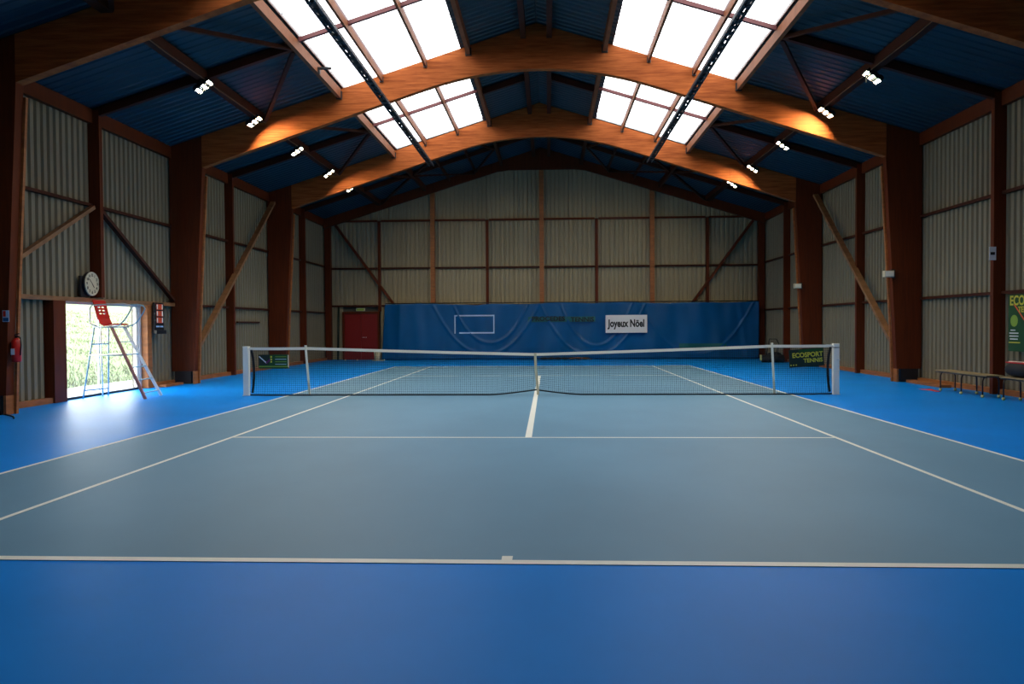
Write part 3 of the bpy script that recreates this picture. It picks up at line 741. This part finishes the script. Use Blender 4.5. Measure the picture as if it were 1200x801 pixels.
for (y, xx, z, lab) in ((3.44, 9.02, 2.70, 'white junction box on the inner edge of the nearer right column'), (10.64, 9.02, 2.76, 'white junction box on the inner edge of the farther right column')):
    t = empty('junction_box', lab, 'box', (xx, y, z), group='junction boxes on the right columns')
    MB().box(-.14, .10, -.09, .055, 0, .16).build('housing', 'clock_cream', t, bevel=.01)
    MB().box(-.12, .08, -.098, -.09, .02, .14).build('cover', 'white_paint', t)
    MB().box(.06, .16, .0, .07, -.02, .20).build('mount', 'steel_dark', t)
V = []; F = []
for i in range(13):
    for j in range(7):
        u, v = i/12, j/6; V.append((.12*(v-.5)+.03*math.sin(u*5), .75*(u-.5), .004+.03*math.sin(v*PI)*abs(math.sin(u*7+v*2))*math.sin(u*PI)))
for i in range(12):
    for j in range(6): a = i*7+j; F.append((a, a+1, a+8, a+7))
q = MB(); q.v = V; q.f = F; q.sm = [True]*len(F); o = q.build('cloth', 'red_plastic', loc=(8.86, .95, 0)); o.modifiers.new('s', 'SOLIDIFY').thickness = .004
tag(o, 'crumpled red cloth on the floor beside the end of the bench', 'cloth')
o = MB().box(9.42, 9.66, 1.6, 3.35, 0, .07).build('loose_plank', 'wood_orange', bevel=.004); tag(o, 'loose light wooden plank on the floor beside the right wall', 'plank')
o = MB().box(-9.66, -9.48, 2.4, 3.35, 0, .06).build('loose_plank', 'wood_orange', bevel=.004); tag(o, 'short wooden plank on the floor beside the middle left column', 'plank')

# ---------------- drag-net cart in the far right corner, balls, heap
t = empty('court_roller', 'black roller squeegee with bent tubular handle in the far right corner', 'court roller', (9.12, 14.0, 0))
MB().tube([(-.42, 0, .15), (.42, 0, .15)], .15, 20).build('roller', 'black_fabric', t)
MB().ball((.1, .12, .22), .22, 12, (1.5, .8, .9)).build('tarpaulin', 'black_fabric', t)
MB().tube([(-.28, -.05, .16), (-.2, -.02, .55), (-.16, 0, .70), (-.13, 0, .92), (.14, 0, .92), (.25, 0, .72), (.18, -.02, .52), (.12, -.05, .16)], .018, 8).build('handle', 'black_plastic', t)
MB().box(-.50, -.43, -.1, .05, .08, .30).build('end_cap', 'ball_yellow', t, bevel=.02)
for x, y, lab in ((-8.72, 16.9, 'tennis ball on the floor before the red door, left one'), (-8.18, 16.9, 'tennis ball on the floor before the red door, right one'), (-6.95, 16.75, 'tennis ball at the left foot of the blue curtain')):
    o = MB().ball((0, 0, .034), .034, 10).build('tennis_ball', 'white_paint', loc=(x, y, 0)); tag(o, lab, 'ball', 'stray tennis balls at the far end')
t = empty('net_heap', 'dark heap of folded netting at the foot of the blue curtain', 'netting', (1.0, 17.05, 0))
for i in range(7): MB().ball((-.9+.3*i, .04*math.sin(i*2), .06), .09, 8, (2.2, 1.1, .65)).build('fold', 'black_fabric', t)
MB().tube([(.2, -.15, .05), (.5, -.2, .10), (.9, -.12, .05), (1.2, -.16, .03)], .02, 6).build('rope', 'wood_tan', t)
o = MB().box(-7.5, -6.95, 16.78, 16.90, 0, .03).build('loose_plank', 'clock_cream'); tag(o, 'pale board lying flat at the left foot of the curtain', 'plank')
t = empty('waste_bin', 'small pale bin between the red door and the blue curtain', 'bin', (-7.34, 17.1, 0))
MB().tube([(0, 0, 0), (0, 0, .40)], [.12, .15], 14).build('body', 'clock_cream', t); MB().tube([(0, 0, .40), (0, 0, .44)], .16, 14).build('rim', 'steel_dark', t)

# ---------------- outside the glass door
def gz(x, y):
    d = -x-12.4
    return -.06 if d < 0 else -.06+.128*d*(1 if d < 40 else 1)+.06*math.sin(x*.9+y*.7)*min(1, d/3)+.04*math.sin(y*1.7)*min(1, d/3)
V = []; F = []; a_, b_ = 60, 60
for i in range(a_+1):
    for j in range(b_+1): x = -10.24-38*i/a_; y = -25+120*j/b_; V.append((x, y, gz(x, y)))
for i in range(a_):
    for j in range(b_): a = i*(b_+1)+j; F.append((a, a+1, a+b_+2, a+b_+1))
q = MB(); q.v = V; q.f = F; q.sm = [True]*len(F); gr = q.build('trim_1', 'grass'); gr.name = 'grass_slope'; gr['kind'] = 'structure'
pth = MB().box(-12.0, -10.24, -10, 14, -.06, -.02).build('gravel_path', 'gravel'); pth['kind'] = 'structure'
mb = MB(); rnd = random.Random(3)
for i in range(15000):
    x = -12.3-22*rnd.random()**1.6; y = -16.7-1.68*x+rnd.uniform(-8, 8)*(1-x/60); z = gz(x, y)-.01; h = rnd.uniform(.05, .16); a = rnd.uniform(0, PI); c, s_ = .02*math.cos(a), .02*math.sin(a)
    mb.add([(x-c, y-s_, z), (x+c, y+s_, z), (x+rnd.uniform(-.08, .08), y+rnd.uniform(-.08, .08), z+h)], [(0, 1, 2)])
o = mb.build('grass_tuft', 'grass_blade'); tag(o, 'rough green grass growing on the bank outside the glass door', 'grass', kind='stuff')
for i in range(4):
    x, y = -44-rnd.random()*2, 46+i*5.6; z = gz(x, y)-.05
    t = empty('far_tree', 'pale hazy tree on the bank outside the door, %s of four' % ('leftmost', 'second from left', 'third from left', 'rightmost')[i], 'tree', (x, y, z), group='trees on top of the bank')  # nothing tells them apart
    MB().tube([(0, 0, 0), (.05, 0, 1.6), (0, .1, 3.0)], [.16, .12, .06], 7).build('trunk', 'bark', t)
    mb = MB()
    for k in range(900):
        u = rnd.uniform(0, 2*PI); v = math.acos(rnd.uniform(-1, 1)); R = 2.4*rnd.random()**.4; cx, cy, cz = R*math.sin(v)*math.cos(u)*1.1, R*math.sin(v)*math.sin(u)*1.2, 3.2+R*math.cos(v)*1.2; e = .16
        d = [Vector((rnd.uniform(-e, e), rnd.uniform(-e, e), rnd.uniform(-e, e))) for _ in range(3)]; mb.add([Vector((cx, cy, cz))+q_ for q_ in d], [(0, 1, 2)])
    mb.build('crown', 'foliage_far', t)
